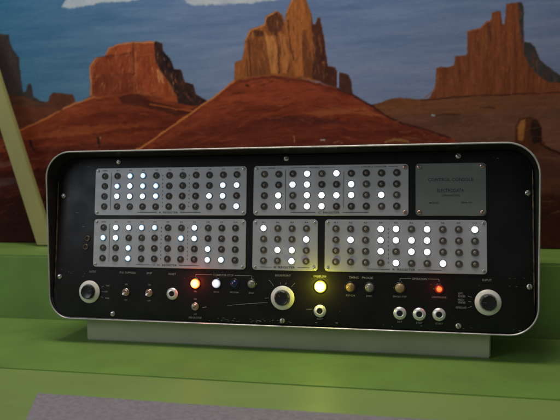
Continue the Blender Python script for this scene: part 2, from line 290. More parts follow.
('p',(168,96,50),13,(4,24),1,[(-302,3683),(-216,3907),(-76,4019),(-23,3800),(16,3393),(-29,2907),(-183,2914),(-250,3271)],0.0),
('p',(120,66,38),8,(4,20),1,[(-80,3534),(-25,3530),(55,3120),(53,2862),(-71,2895)],0.0),
('p',(126,70,38),10,(5,16),1,[(-873,3414),(-786,3465),(-644,3429),(-561,3150),(-507,2941),(-822,2934)],0.0),
('p',(186,118,66),13,(3,16),0.8,[(-614,3565),(-558,3479),(-473,3475),(-432,3281),(-436,2966),(-507,2955),(-561,3219)],0.0),
('p',(92,52,34),9,(5,10),0.8,[(-584,3727),(-557,3562),(-459,3474),(-359,3550),(-330,3630),(-371,3741),(-441,3800)],0.0),
('p',(174,104,58),12,(3,16),0.8,[(-402,3498),(-332,3494),(-264,3190),(-295,2946),(-365,2963),(-376,3251)],0.0),
('p',(84,48,32),6,(8,4),0.6,[(-829,3536),(-756,3573),(-628,3552),(-615,3483),(-758,3477)],0.0),
('p',(150,84,44),9,(6,8),0.7,[(-1037,3118),(-920,3154),(-865,2943),(-1025,2908)],0.0),
('l',(74,42,30),8,(9,4),0.8,[(-830,3440),(-819,3163),(-807,2941)],1.52),
('l',(74,42,30),8,(9,4),0.8,[(-430,3500),(-405,3197),(-408,2951)],1.8),
('l',(80,44,30),8,(9,4),0.8,[(-274,3681),(-236,3271),(-195,3132)],1.66),
('l',(80,46,32),8,(9,4),0.8,[(-862,3165),(-851,2943)],1.25),
('l',(192,124,70),8,(9,4),0.8,[(-880,3442),(-807,3576),(-613,3622),(-576,3740),(-441,3810)],1.8),
('l',(194,120,66),8,(9,4),0.8,[(-294,3777),(-223,3921),(-159,3998)],1.66),
('l',(150,150,170),8,(9,4),0.8,[(413,2941),(414,2739)],1.25),
('l',(92,46,30),8,(9,4),0.8,[(-967,2864),(-736,2896),(-507,2907),(-155,2858),(191,2762)],1.66),
('l',(46,26,26),8,(9,4),0.8,[(-4275,2114),(-4245,2007),(-4212,1976)],4.15),
('l',(46,26,26),8,(9,4),0.8,[(-3153,2133),(-3140,2014)],4.15),
('l',(150,120,90),8,(9,4),0.8,[(-3120,2147),(-3113,2117)],1.66),
('l',(200,190,180),8,(9,4),0.8,[(172,2029),(227,2031)],1.66),
('l',(180,130,90),8,(9,4),0.8,[(351,1982),(406,1997),(460,1979)],1.94),
('l',(170,120,70),8,(9,4),0.8,[(-204,2090),(-199,2007)],1.52),
('l',(150,108,60),8,(9,4),0.8,[(1052,1979),(1158,2011),(1289,1994),(1342,1973)],3.04),
('l',(130,70,40),8,(9,4),0.8,[(-426,2511),(-341,2522)],2.21),
('l',(60,30,24),8,(9,4),0.8,[(-874,2819),(-845,2804)],2.77)]

DABS = [(DI['hillL'], 420, 0.010, 0.0011, (25, -12), [(160, 80, 42), (86, 36, 22), (146, 62, 30), (104, 42, 24), (70, 30, 22)]),
        (DI['hillL2'], 220, 0.013, 0.0013, (12, 4), [(120, 52, 30), (66, 28, 20), (50, 24, 18), (90, 38, 22)]),
        (DI['mesa'], 300, 0.006, 0.0010, (70, 110), [(176, 100, 60), (112, 50, 30), (150, 72, 40), (96, 44, 28), (190, 116, 74)]),
        (DI['mesaSh'], 70, 0.005, 0.0010, (110, 125), [(84, 54, 46), (34, 24, 24), (70, 42, 34)]),
        (DI['hillC'], 800, 0.013, 0.0012, (34, -26), [(150, 70, 38), (92, 38, 24), (140, 58, 30), (80, 34, 22), (112, 46, 28)]),
        (DI['hillC2'], 200, 0.014, 0.0014, (8, -6), [(110, 46, 28), (66, 28, 20), (86, 36, 24)]),
        (DI['butteC'], 330, 0.009, 0.0010, (84, 96), [(186, 112, 60), (110, 58, 34), (160, 92, 48), (92, 50, 32), (140, 76, 42)]),
        (DI['butteR'], 360, 0.009, 0.0010, (86, 94), [(146, 80, 48), (100, 54, 36), (128, 66, 40), (112, 58, 38)]),
        (DI['plainR'], 240, 0.020, 0.0012, (2, -2), [(124, 78, 56), (92, 56, 42), (106, 64, 46), (134, 86, 60)])]
def paint_mural():
    x0, x1, z0, z1, st = -0.80, 0.80, 0.0562, 0.60, 0.0012
    nx, nz = int((x1 - x0) / st) + 1, int((z1 - z0) / st) + 1
    X, Z = np.meshgrid(np.linspace(x0, x1, nx), np.linspace(z0, z1, nz))
    rng = np.random.default_rng(5)
    def vn(sx, sz, seed):      # smooth value noise, cell size in metres
        g = np.random.default_rng(seed).random((int((z1 - z0) / sz) + 3, int((x1 - x0) / sx) + 3))
        u = (X - x0) / sx; v = (Z - z0) / sz; i = u.astype(int); j = v.astype(int); fu = u - i; fv = v - j
        fu = fu * fu * (3 - 2 * fu); fv = fv * fv * (3 - 2 * fv)
        return ((g[j, i] * (1 - fu) + g[j, i + 1] * fu) * (1 - fv) + (g[j + 1, i] * (1 - fu) + g[j + 1, i + 1] * fu) * fv) * 2 - 1
    def fb(sx, sz, seed): return vn(sx, sz, seed) * 0.5 + vn(sx / 2, sz / 2, seed + 1) * 0.3 + vn(sx / 4.3, sz / 4, seed + 2) * 0.25
    jx = fb(0.008, 0.008, 11); jz = fb(0.008, 0.008, 21); fine = vn(0.0025, 0.0016, 31) * 0.5 + vn(0.0040, 0.0040, 32) * 0.5
    # sky: broad horizontal strokes of blue going paler and greyer towards the horizon
    t = np.clip((Z - 0.24) / 0.22, 0, 1)[..., None]; tx = np.clip((X + 0.47) / 0.35, 0, 1)[..., None]; tr = np.clip((X - 0.10) / 0.26, 0, 1)[..., None]
    lowc = np.array([126, 126, 144.]); upc = np.array([109, 121, 147.])
    img = lowc * (1 - t) + upc * t
    img = img * (1 - (1 - tx) * np.array([0.42, 0.14, 0.12])) * (1 - tr * np.array([0.02, 0.05, 0.06]))
    sn = fb(0.10, 0.012, 41)[..., None]; sn2 = fb(0.045, 0.006, 51)[..., None]
    img = img + sn * np.array([14, 10, 7]) + sn2 * np.array([7, 6, 4]) + fine[..., None] * 3
    nm = 0
    for kind, c, amp, ss, jit, pts, w in MURAL:
        nm += 1
        jm = jit * 0.0016; Xj, Zj = X + jx * jm, Z + jz * jm
        P = np.array(pts, float) / 1e4
        mg = 0.02
        bx = (X > P[:, 0].min() - mg) & (X < P[:, 0].max() + mg) & (Z > P[:, 1].min() - mg) & (Z < P[:, 1].max() + mg)
        if not bx.any(): continue
        ii, kk = np.where(bx); s0, s1, s2, s3 = ii.min(), ii.max() + 1, kk.min(), kk.max() + 1
        xs, zs = Xj[s0:s1, s2:s3], Zj[s0:s1, s2:s3]
        dist = np.full(xs.shape, 9.0); inside = np.zeros(xs.shape, bool)
        n = len(P)
        for a in range(n if kind == 'p' else n - 1):
            ax, az = P[a]; bx_, bz_ = P[(a + 1) % n]; dx, dz = bx_ - ax, bz_ - az; L2 = dx * dx + dz * dz + 1e-12
            tt = np.clip(((xs - ax) * dx + (zs - az) * dz) / L2, 0, 1)
            dist = np.minimum(dist, np.hypot(xs - ax - tt * dx, zs - az - tt * dz))
            if kind == 'p':
                cr = (az > zs) != (bz_ > zs)
                inside ^= cr & (xs < dx * (zs - az) / (dz if abs(dz) > 1e-9 else 1e-9) + ax)
        soft = 0.0009 + 0.0007 * max(0, jit - 0.8)
        if kind == 'p': m = np.clip(0.5 + np.where(inside, dist, -dist) / soft / 2, 0, 1)
        else:
            wv = w * 0.0005 * (1 + 0.45 * jx[s0:s1, s2:s3]); m = np.clip(0.5 + (wv - dist) / 0.0009, 0, 1) * 0.85
        nz_ = fb(ss[0] * 0.0011, ss[1] * 0.0019, 100 + nm * 7)[s0:s1, s2:s3] * amp * 1.9 + fine[s0:s1, s2:s3] * 7
        colr = np.array(c, float) + nz_[..., None] * np.array([1.0, 0.62, 0.42])
        img[s0:s1, s2:s3] = img[s0:s1, s2:s3] * (1 - m[..., None]) + colr * m[..., None]
    # short brush dabs: (polygon number, how many, length, angle of the brush left / middle / right, colours)
    rg = random.Random(3); xs1, zs1 = X[0], Z[:, 0]
    for pn, cnt, ln, wd, angs, cols in DABS:
        P = np.array(MURAL[pn][5], float) / 1e4; lo_, hi_ = P.min(0), P.max(0); done = 0; tries = 0
        while done < cnt and tries < cnt * 12:
            tries += 1; x, z = rg.uniform(lo_[0], hi_[0]), rg.uniform(max(lo_[1], 0.10), hi_[1])
            u = (x - lo_[0]) / (hi_[0] - lo_[0]); an = math.radians(angs[0] * (1 - u) + angs[1] * u + rg.gauss(0, 9))
            L = ln * rg.uniform(0.4, 1.3); n = len(P); allin = True
            for qx, qz in ((x, z), (x + L * math.cos(an), z + L * math.sin(an)), (x - L * math.cos(an), z - L * math.sin(an))):
                ins = False
                for a in range(n):
                    (ax, az), (bx_, bz_) = P[a], P[(a + 1) % n]
                    if (az > qz) != (bz_ > qz) and qx < (bx_ - ax) * (qz - az) / (bz_ - az) + ax: ins = not ins
                allin = allin and ins
            if not allin: continue
            done += 1; wq = wd * rg.uniform(0.5, 1.4); c = cols[rg.randrange(len(cols))]; al = rg.uniform(0.25, 0.75)
            i0, i1 = np.searchsorted(xs1, [x - L - 0.002, x + L + 0.002]); k0, k1 = np.searchsorted(zs1, [z - L - 0.002, z + L + 0.002])
            if i1 - i0 < 2 or k1 - k0 < 2: continue
            dx, dz = X[k0:k1, i0:i1] - x + jx[k0:k1, i0:i1] * 0.0016, Z[k0:k1, i0:i1] - z + jz[k0:k1, i0:i1] * 0.0016
            s_, t_ = dx * math.cos(an) + dz * math.sin(an), -dx * math.sin(an) + dz * math.cos(an); t_ = t_ + s_ * s_ * 4 * rg.uniform(-1, 1)
            m = np.clip(1.3 - (s_ / L) ** 2 * 1.3 - (np.abs(t_) / wq) ** 1.5, 0, 1) * al * (0.75 + 0.5 * fine[k0:k1, i0:i1])
            m = np.clip(m, 0, 1)[..., None]; img[k0:k1, i0:i1] = img[k0:k1, i0:i1] * (1 - m) + np.array(c, float) * m
    img = np.clip(img, 4, 255) / 255
    img = img ** 1.12 * np.array([0.97, 1.05, 1.10])
    linr = np.where(img <= 0.04045, img / 12.92, ((img + 0.055) / 1.055) ** 2.4) * PAINT_GAIN
    co = np.stack([X, np.zeros_like(X), Z], -1).reshape(-1, 3)
    # board: fine front face plus a coarse back and sides
    idx = np.arange(nx * nz).reshape(nz, nx)
    q = np.stack([idx[:-1, :-1], idx[:-1, 1:], idx[1:, 1:], idx[1:, :-1]], -1).reshape(-1, 4)
    ring = np.concatenate([idx[0, :], idx[1:, -1], idx[-1, -2::-1], idx[-2:0:-1, 0]])
    nb = len(co); back = co[ring].copy(); back[:, 1] = 0.012; co = np.concatenate([co, back])
    nr = len(ring); bi = np.arange(nr) + nb
    side = np.stack([ring, bi, np.roll(bi, -1), np.roll(ring, -1)], -1)
    q = np.concatenate([q, side])
    me = bpy.data.meshes.new('painted_mural'); nf = len(q)
    me.vertices.add(len(co)); me.vertices.foreach_set('co', co.ravel().astype(np.float32))
    me.loops.add(nf * 4); me.loops.foreach_set('vertex_index', q.ravel().astype(np.int32))
    me.polygons.add(nf); me.polygons.foreach_set('loop_start', (np.arange(nf) * 4).astype(np.int32))
    me.update(calc_edges=True)
    at = me.color_attributes.new('paint', 'FLOAT_COLOR', 'POINT')
    cl = np.ones((len(co), 4), np.float32); cl[:nb, :3] = linr.reshape(-1, 3); cl[nb:, :3] = 0.1
    at.data.foreach_set('color', cl.ravel())
    return me
PAINT_GAIN = 1.30
mm = bpy.data.materials.new('mural_paint'); mm.use_nodes = True; nt = mm.node_tree; b = nt.nodes['Principled BSDF']
an = nt.nodes.new('ShaderNodeVertexColor'); an.layer_name = 'paint'; nt.links.new(an.outputs[0], b.inputs['Base Color'])
b.inputs['Roughness'].default_value = 0.8; b.inputs['Specular IOR Level'].default_value = 0.1
tc = nt.nodes.new('ShaderNodeTexCoord'); mp = nt.nodes.new('ShaderNodeMapping'); mp.inputs['Scale'].default_value = (1, 1, 3)
nz = nt.nodes.new('ShaderNodeTexNoise'); nz.inputs['Scale'].default_value = 180; nz.inputs['Detail'].default_value = 4
bp = nt.nodes.new('ShaderNodeBump'); bp.inputs['Strength'].default_value = 0.25; bp.inputs['Distance'].default_value = 0.0006
nt.links.new(tc.outputs['Object'], mp.inputs[0]); nt.links.new(mp.outputs[0], nz.inputs['Vector']); nt.links.new(nz.outputs['Fac'], bp.inputs['Height']); nt.links.new(bp.outputs[0], b.inputs['Normal'])
M['mural'] = mm
mural = link('painted_mural', paint_mural(), 'mural', loc=(0, 0.240, 0), smooth=False)
mural['label'] = 'painted desert mural of red sandstone buttes under a blue sky behind the console'; mural['category'] = 'mural'

# ------------------------------------------------------------------ the console
TILT = math.radians(6.256); PY0 = 0.0009
ca, sa = math.cos(TILT), math.sin(TILT)
ROOT = Vector((0, 0.03, -0.026))
con = empty('control_console', ROOT, 'black front computer control console with grey register plates and lit lamps on a green shelf', 'control console')
def PW(u, v, w=0.0): return Vector((u, PY0 + v * sa - w * ca, v * ca + w * sa))
def on_panel(u, v, w=0.0): return dict(parent=con, loc=tuple(PW(u, v, w) - ROOT), rot=(-TILT, 0, 0))

# case shell: outer skin, rounded metal lip, sloping inner wall down to the panel
HX, ZT, WT = 0.2500, 0.1808, 0.0017
RS_O = (0.027, 0.031, 0.029, 0.024)
def out_loop(y, ins=0.0):
    rs = tuple(r - ins for r in RS_O)
    return [(x, y, z) for x, z in rrect(-HX + ins, HX + ins * -1, 0 + ins, ZT - ins, 0.03, 10, rs)]
def pan_loop(u0, u1, v0, v1, rs, w):
    return [tuple(PW(u, v, w)) for u, v in rrect(u0, u1, v0, v1, 0.02, 10, rs)]
bm = bmesh.new()
L = [out_loop(0.088, 0.001), out_loop(0.087), out_loop(0.0012), out_loop(0.0004, 0.00025), out_loop(0.0, 0.0008), out_loop(0.0, WT - 0.0006), out_loop(0.0007, WT),
     out_loop(0.004, WT + 0.0006) if False else out_loop(0.0020, WT + 0.0001),
     pan_loop(-0.2462, 0.2476, 0.0022, 0.1752, (0.022, 0.024, 0.023, 0.020), 0.0006),
     pan_loop(-0.2462, 0.2476, 0.0022, 0.1752, (0.022, 0.024, 0.023, 0.020), -0.004)]
L[8] = [(x, max(y, 0.0022), z) for x, y, z in L[8]]
loft(bm, L, [0, 0, 1, 1, 1, 1, 2, 2, 2], cap0=True, cap1=False)
for v in bm.verts: v.co -= ROOT
case = link('case', mesh('case', bm), ['case', 'rim', 'black_in'], parent=con)

bm = bmesh.new()
box(bm, -0.2143, 0.2090, 0.015, 0.0868, -0.026, -0.0002, 0.0012)
for v in bm.verts: v.co -= ROOT
link('plinth', mesh('plinth', bm), 'plinth', parent=con)

# front panel with a raised, worn edge at both ends
bm = bmesh.new()
po = rrect(-0.2455, 0.2470, 0.0030, 0.1745, 0.02, 10, (0.021, 0.023, 0.022, 0.019))
pi = rrect(-0.2448, 0.2463, 0.0037, 0.1738, 0.02, 10, (0.0205, 0.0225, 0.0215, 0.0185))
loft(bm, [[(x, 0.003, z) for x, z in po], [(x, 0.0, z) for x, z in po], [(x, -0.0004, z) for x, z in pi]])
panel = link('panel', mesh('panel', bm), 'black', **on_panel(0, 0))
for u, z0, z1 in ((-0.2446, 0.028, 0.150), (0.2460, 0.030, 0.156)):
    bm = bmesh.new(); n = 60
    loops = []
    for k in range(n + 1):
        z = z0 + (z1 - z0) * k / n; q = math.sin(math.pi * k / n) ** 0.3; r = (0.00055 + 0.0003 * R_.random()) * q + 0.0001
        uu = u + R_.uniform(-0.00012, 0.00012)
        loops.append([(uu + r * math.cos(a), -0.0004 - 0.9 * r * math.sin(a), z) for a in (0, 0.8, 1.57, 2.34, 3.14)])
    for i in range(n):
        pass
    loft(bm, loops, cap0=False, cap1=False)
    wo = link('worn_edge', mesh('worn_edge', bm), 'wear', parent=panel)
# scratches and scuffs
bm = bmesh.new()
def scratch(pts, w):
    for a, b in zip(pts[:-1], pts[1:]): stroke(bm, a, b, w * R_.uniform(0.5, 1.2), -0.00052)
scratch([(-0.0500, 0.0195), (-0.0440, 0.0208), (-0.037, 0.0215), (-0.028, 0.0226), (-0.018, 0.0235), (-0.0075, 0.0245)], 0.0004)
scratch([(-0.0762, 0.0172), (-0.0720, 0.0180)], 0.0005)
scratch([(0.032, 0.019), (0.038, 0.0192)], 0.0004)
for k in range(46):
    u = R_.uniform(-0.06, 0.02) if k < 26 else R_.uniform(-0.24, 0.24); v = R_.uniform(0.0042, 0.0075)
    scratch([(u, v), (u + R_.uniform(0.0004, 0.003), v + R_.uniform(-0.0002, 0.0002))], 0.00028)
for k in range(26):
    u, v = R_.choice((R_.uniform(-0.24, -0.21), R_.uniform(0.21, 0.24), R_.uniform(-0.2, 0.2))), R_.choice((R_.uniform(0.045, 0.054), R_.uniform(0.165, 0.173), R_.uniform(0.01, 0.05)))
    scratch([(u, v), (u + R_.uniform(-0.002, 0.002), v + R_.uniform(-0.001, 0.001))], 0.00022)
link('scratch', mesh('scratch', bm), 'paint_white', parent=panel, smooth=False)

# white lettering of the panel
bm = bmesh.new()
Y = -0.00055
def T(s, u, v, wd, h=0.0021, al='CENTER'): text_into(bm, s, u, v, h, wd, Y, align=al)
T('OUTPUT', -0.2004, 0.0517, 0.0085); T('P.O. SUPPRESS', -0.1600, 0.0514, 0.0180); T('SKIP', -0.1356, 0.0514, 0.0062); T('RESET', -0.1099, 0.0509, 0.0082)
T('BREAKPOINT', 0.0080, 0.0519, 0.0160); T('OVERFLOW', 0.0455, 0.0518, 0.0130)
T('TIMING', 0.0790, 0.0514, 0.0092); T('PHASE', 0.0925, 0.0514, 0.0108); T('INPUT', 0.2042, 0.0517, 0.0085)
T('ON', -0.0844, 0.0335, 0.0028, 0.0016); T('IDLE', -0.0616, 0.0336, 0.0055, 0.0017); T('PROGRAM', -0.0426, 0.0336, 0.0090, 0.0017); T('END', -0.0245, 0.0336, 0.0050, 0.0017)
T('ON', -0.0842, 0.0258, 0.0030, 0.0016); T('OFF', -0.0838, 0.0100, 0.0034, 0.0016); T('ERROR STOP', -0.0838, 0.0066, 0.0140, 0.0018)
for u in (-0.1613, -0.1352): T('ON', u, 0.0390, 0.0030, 0.0015); T('OFF', u, 0.0224, 0.0034, 0.0015)
T('FETCH', 0.0759, 0.0337, 0.0085, 0.0017); T('EXEC.', 0.0944, 0.0337, 0.0060, 0.0017); T('SINGLE STEP', 0.1234, 0.0340, 0.0130, 0.0017); T('CONTINUOUS', 0.1603, 0.0344, 0.0135, 0.0017)
T('SET', 0.1235, 0.0098, 0.0050, 0.0016); T('STEP', 0.1418, 0.0096, 0.0056, 0.0016); T('START', 0.1602, 0.0094, 0.0070, 0.0016); T('RESET', 0.0458, 0.0098, 0.0060, 0.0016)
T('OPT.', 0.1802, 0.0385, 0.0048, 0.0019); T('READER', 0.1812, 0.0359, 0.0068, 0.0019); T('MECH.', 0.1806, 0.0326, 0.0058, 0.0019); T('READER', 0.1812, 0.0300, 0.0068, 0.0019); T('KEYBOARD', 0.1806, 0.0252, 0.0098, 0.0019)
T('TAPE', -0.1826, 0.0370, 0.0044, 0.0017); T('OFF', -0.1842, 0.0306, 0.0036, 0.0017); T('PAGE', -0.1826, 0.0238, 0.0046, 0.0017)
for a, b in (((-0.1900, 0.0352), (-0.1872, 0.0366)), ((-0.1890, 0.0306), (-0.1868, 0.0306)), ((-0.1900, 0.0252), (-0.1872, 0.0242)),
             ((0.1868, 0.0362), (0.1902, 0.0352)), ((0.1872, 0.0312), (0.1896, 0.0310)), ((0.1866, 0.0252), (0.1902, 0.0266)),
             ((-0.0049, 0.0458), (-0.0015, 0.0412)), ((0.0052, 0.0448), (0.0056, 0.0431)), ((0.0115, 0.0448), (0.0108, 0.0430)), ((0.0205, 0.0448), (0.0166, 0.0405)),
             ((-0.0066, 0.0470), (-0.0048, 0.0458)), ((-0.0105, 0.0286), (-0.0065, 0.0290))):
    stroke(bm, a, b, 0.00032, Y)
def bracket(u0, u1, v, drop, s, wd, gap):
    c = (u0 + u1) / 2
    stroke(bm, (u0, v), (c - gap, v), 0.0004, Y); stroke(bm, (c + gap, v), (u1, v), 0.0004, Y)
    stroke(bm, (u0, v + 0.0002), (u0, v - drop), 0.0004, Y); stroke(bm, (u1, v + 0.0002), (u1, v - drop), 0.0004, Y); T(s, c, v - 0.0001, wd)
bracket(-0.0841, -0.0247, 0.0510, 0.0030, 'COMPUTER STOP', 0.0215, 0.0120)
bracket(0.1237, 0.1603, 0.0515, 0.0026, 'OPERATION', 0.0140, 0.0080)
for s, u, v in (('.', -0.2215, 0.115), ('.', -0.2135, 0.100)): stroke(bm, (u - 0.001, v), (u + 0.002, v), 0.0003, Y)
link('lettering', mesh('lettering', bm, False), 'paint_white', parent=panel, smooth=False)

# ---- small mesh masters, shared by all copies
def screw_mesh(name, r, m):
    b = bmesh.new(); lathe(b, [(r, 0.0), (r, r * 0.25)] + [(r * math.cos(a), r * 0.25 + r * 0.40 * math.sin(a)) for a in (0.4, 0.8, 1.15)] + [(0, r * 0.65)], 20)
    box(b, -r * 0.86, r * 0.86, -r * 0.668, -r * 0.60, -r * 0.13, r * 0.13, mi=1)
    me = mesh(name, b)
    me.materials.append(M[m]); me.materials.append(M['hole'])
    for p in me.polygons:
        p.material_index = 1 if all(abs(me.vertices[i].co.z) < r * 0.131 and me.vertices[i].co.y < -r * 0.59 and abs(me.vertices[i].co.x) > r * 0.8 for i in p.vertices) else 0
        if p.center.y < -r * 0.6675 and len(p.vertices) == 4: p.material_index = 1
    return me
def ring_lens(name, prof_ring, prof_lens, n=24):
    b = bmesh.new(); lathe(b, prof_ring, n, 0); lathe(b, prof_lens, n, 1); return mesh(name, b)
big_screw = screw_mesh('screw', 0.0027, 'screw'); small_screw = screw_mesh('screw', 0.0015, 'screw'); plate_screw = screw_mesh('screw', 0.0022, 'copper')
def put_screw(me, parent, loc, label=None, rot=None):
    o = bpy.data.objects.new('screw', me); COL.objects.link(o); o.parent = parent; o.location = loc
    o.rotation_euler = (0, R_.uniform(0, 3.14) if rot is None else rot, 0); return o
for u, v in ((-0.1738, 0.1700), (0.0102, 0.1703), (0.1788, 0.1701), (-0.2378, 0.1335), (-0.2392, 0.0455), (0.2415, 0.1340), (0.2418, 0.0463), (-0.1758, 0.0075), (0.0080, 0.0068), (0.1779, 0.0078)):
    b = put_screw(big_screw, panel, (u, -0.0004, v))

OFF_RING = [(0.0036, 0.0), (0.0036, 0.0007), (0.0033, 0.0011), (0.0024, 0.0011), (0.0021, 0.0007), (0.0021, 0.0001)]
off_me = ring_lens('dark_indicator', OFF_RING, dome(0.0020, 0.0014, 0.0), 18)
off_me.materials.append(M['collar']); off_me.materials.append(M['bulb'])
off_me2 = off_me.copy(); off_me2.materials[0] = M['collar_grey']; off_me2.materials[1] = M['bulb_pale']
on_me = ring_lens('lit_indicator', [(0.0036, 0.0), (0.0036, 0.0005), (0.0034, 0.0007), (0.0032, 0.0007), (0.0032, 0.0001)], dome(0.0032, 0.0024, 0.0), 20)
on_me.materials.append(M['collar_grey']); on_me.materials.append(M['led'])
on_me2 = on_me.copy(); on_me2.materials[1] = M['led_blue']
on_me3 = on_me.copy(); on_me3.materials[1] = M['led_cool']
for me in (off_me, off_me2, on_me, on_me2, on_me3):
    me.polygons.foreach_set('use_smooth', [True] * len(me.polygons)); me.set_sharp_from_angle(angle=math.radians(40))

# name, letter, u0, u1, v0, v1, first col u, last col u, n cols, first row v, last row v, lit cells (row, col), bluish cells, solid lines, dotted lines, column headings
PL = [
 ('A', -0.2000, -0.0309, 0.1123, 0.1632, -0.1888, -0.0414, 11, 0.1545, 0.1217,
  {1: (2, 3), 2: (1, 2, 3, 4, 9, 10), 3: (1, 2, 3, 4, 8, 9), 4: (10,)}, {(1, 2), (1, 3), (2, 1), (2, 3), (2, 4), (3, 4)}, (0.5,), (4.5, 6.5), ['SIGN'] + ['A%d' % k for k in range(1, 11)]),
 ('C', -0.0236, 0.1319, 0.1123, 0.1632, -0.0122, 0.1204, 10, 0.1545, 0.1217,
  {1: (3, 5), 2: (2, 3, 6), 3: (1, 3, 4, 5, 6, 8), 4: (1, 3, 4)}, set(), (1.5,), (5.5,), None),
 ('D', -0.2000, -0.0309, 0.0570, 0.1083, -0.1888, -0.0420, 11, 0.0993, 0.0665,
  {1: (1, 2, 3, 4, 7), 2: (0, 1, 6, 7), 3: (2, 8), 4: (2, 8, 9)}, {(1, 3), (1, 4), (2, 0), (2, 6), (3, 2), (4, 2)}, (0.5,), (4.5, 6.5), ['SIGN'] + ['D%d' % k for k in range(1, 11)]),
 ('B', -0.0238, 0.0432, 0.0570, 0.1083, -0.0122, 0.0316, 4, 0.0993, 0.0665,
  {1: (0,), 2: (3,), 3: (1, 2), 4: (2,)}, set(), (), (), ['B1', 'B2', 'B3', 'B4']),
 ('R', 0.0502, 0.2044, 0.0570, 0.1083, 0.0611, 0.1932, 10, 0.0993, 0.0665,
  {1: (3, 4, 6, 9), 2: (1, 3, 4, 5, 6), 3: (3, 5, 6), 4: (4, 7)}, set(), (), (3.5,), ['R%d' % k for k in range(1, 11)]),
]
def plate_obj(name, u0, u1, v0, v1, m, th=0.0016, r=0.0034):
    uc, vc = (u0 + u1) / 2, (v0 + v1) / 2
    b = bmesh.new(); o = rrect(u0 - uc, u1 - uc, v0 - vc, v1 - vc, r, 6); i = rrect(u0 - uc + 0.0004, u1 - uc - 0.0004, v0 - vc + 0.0004, v1 - vc - 0.0004, r - 0.0004, 6)
    loft(b, [[(x, -0.0002, z) for x, z in o], [(x, -th + 0.0004, z) for x, z in o], [(x, -th, z) for x, z in i]])
    return link(name, mesh(name, b), m, **on_panel(uc, vc)), uc, vc
for (let, u0, u1, v0, v1, c0, c1, nc, r0, r1, lit, blu, solid, dots, heads) in PL:
    pl, uc, vc = plate_obj('register_plate', u0, u1, v0, v1, 'plate'); th = 0.0016
    pl['label'] = 'grey register plate marked %s REGISTER' % let
    du = (c1 - c0) / (nc - 1); dv = (r0 - r1) / 3
    for r in range(4):
        for c in range(nc):
            on = c in lit.get(r + 1, ()); bl = (r + 1, c) in blu
            me = (on_me2 if bl else on_me3 if let in 'AD' else on_me) if on else (off_me2 if (let in 'BR' or (let == 'C' and R_.random() < 0.35)) else off_me)
            o = bpy.data.objects.new('lit_indicator' if on else 'dark_indicator', me); COL.objects.link(o); o.parent = pl
            o.location = (c0 + c * du - uc + R_.uniform(-1, 1) * 0.00012, -th + 0.00005, r0 - r * dv - vc + R_.uniform(-1, 1) * 0.00012)
            o.rotation_euler = (R_.uniform(-0.05, 0.05), 0, R_.uniform(-0.05, 0.05)) if not on else (0, 0, 0)
    for sx, sz in ((-1, 1), (1, 1), (-1, -1), (1, -1)):
        hi = let == 'C' and sx == 1
        put_screw(plate_screw if hi else small_screw, pl, (sx * ((u1 - u0) / 2 - (0.0035 if hi else 0.0032)), -th, sz * ((v1 - v0) / 2 - (0.0035 if hi else 0.0030))))
    bm = bmesh.new(); Y = -th - 0.00012
    for s in solid: stroke(bm, (c0 + s * du - uc, r0 - vc + 0.004), (c0 + s * du - uc, r1 - vc - 0.004), 0.00045, Y)
    for s in dots:
        n = 22 if let == 'C' else 9
        for k in range(n):
            z = r0 - vc + 0.002 - (r0 - r1 + 0.004) * (k + 0.5) / n
            l = (r0 - r1 + 0.004) / n * (0.36 if let == 'C' else 0.20)
            stroke(bm, (c0 + s * du - uc, z + l), (c0 + s * du - uc, z - l), 0.00045 if let == 'C' else 0.0006, Y)
    if heads:
        for c, h in enumerate(heads):
            text_into(bm, h, c0 + c * du - uc, r0 - vc + 0.0061, 0.0013, 0.0050 if len(h) > 3 else (0.0040 if len(h) > 2 else 0.0032), Y)
    else:
        zt = r0 - vc + 0.0062
        for s, a, b_, wd in (('ORDER', -0.3, 1.3, 0.0080), ('ADDRESS', 1.8, 5.2, 0.0110), ('CONTROL COUNTER', 5.9, 9.1, 0.0250)):
            cc = c0 + (a + b_) / 2 * du - uc; text_into(bm, s, cc, zt, 0.0015, wd, Y)
            stroke(bm, (c0 + a * du - uc, zt), (cc - wd / 2 - 0.0015, zt), 0.0003, Y); stroke(bm, (cc + wd / 2 + 0.0015, zt), (c0 + b_ * du - uc, zt), 0.0003, Y)
    zb = v0 + 0.0031 - vc
    wid = 0.0215; text_into(bm, '%s  REGISTER' % let, 0.0, zb, 0.0019, wid, Y)
    ln = 0.012 if let == 'B' else (0.026 if let == 'C' else 0.022 )
    stroke(bm, (-wid / 2 - 0.0025 - ln, zb), (-wid / 2 - 0.0025, zb), 0.0004, Y); stroke(bm, (wid / 2 + 0.0025, zb), (wid / 2 + 0.0025 + ln, zb), 0.0004, Y)
    link('lettering', mesh('lettering', bm, False), 'ink', parent=pl, smooth=False)
npl, uc, vc = plate_obj('nameplate', 0.1385, 0.2041, 0.1123, 0.1632, 'nameplate')
bm = bmesh.new(); Y = -0.00172
text_into(bm, 'CONTROL CONSOLE', 0.0, 0.0095, 0.0030, 0.0420, Y); text_into(bm, 'ELECTRODATA', 0.0, -0.0010, 0.0034, 0.0248, Y)
text_into(bm, 'CORPORATION', 0.0, -0.0058, 0.0018, 0.0170, Y)
text_into(bm, 'MODEL', -0.0152, -0.0130, 0.0016, 0.0095, Y); text_into(bm, 'SERIAL NO.', 0.0150, -0.0127, 0.0016, 0.0110, Y)
link('lettering', mesh('lettering', bm, False), 'ink', parent=npl, smooth=False)
for sx in (-1, 1):
    for sz in (-1, 1): put_screw(plate_screw, npl, (sx * 0.0293, -0.0016, sz * 0.0221))

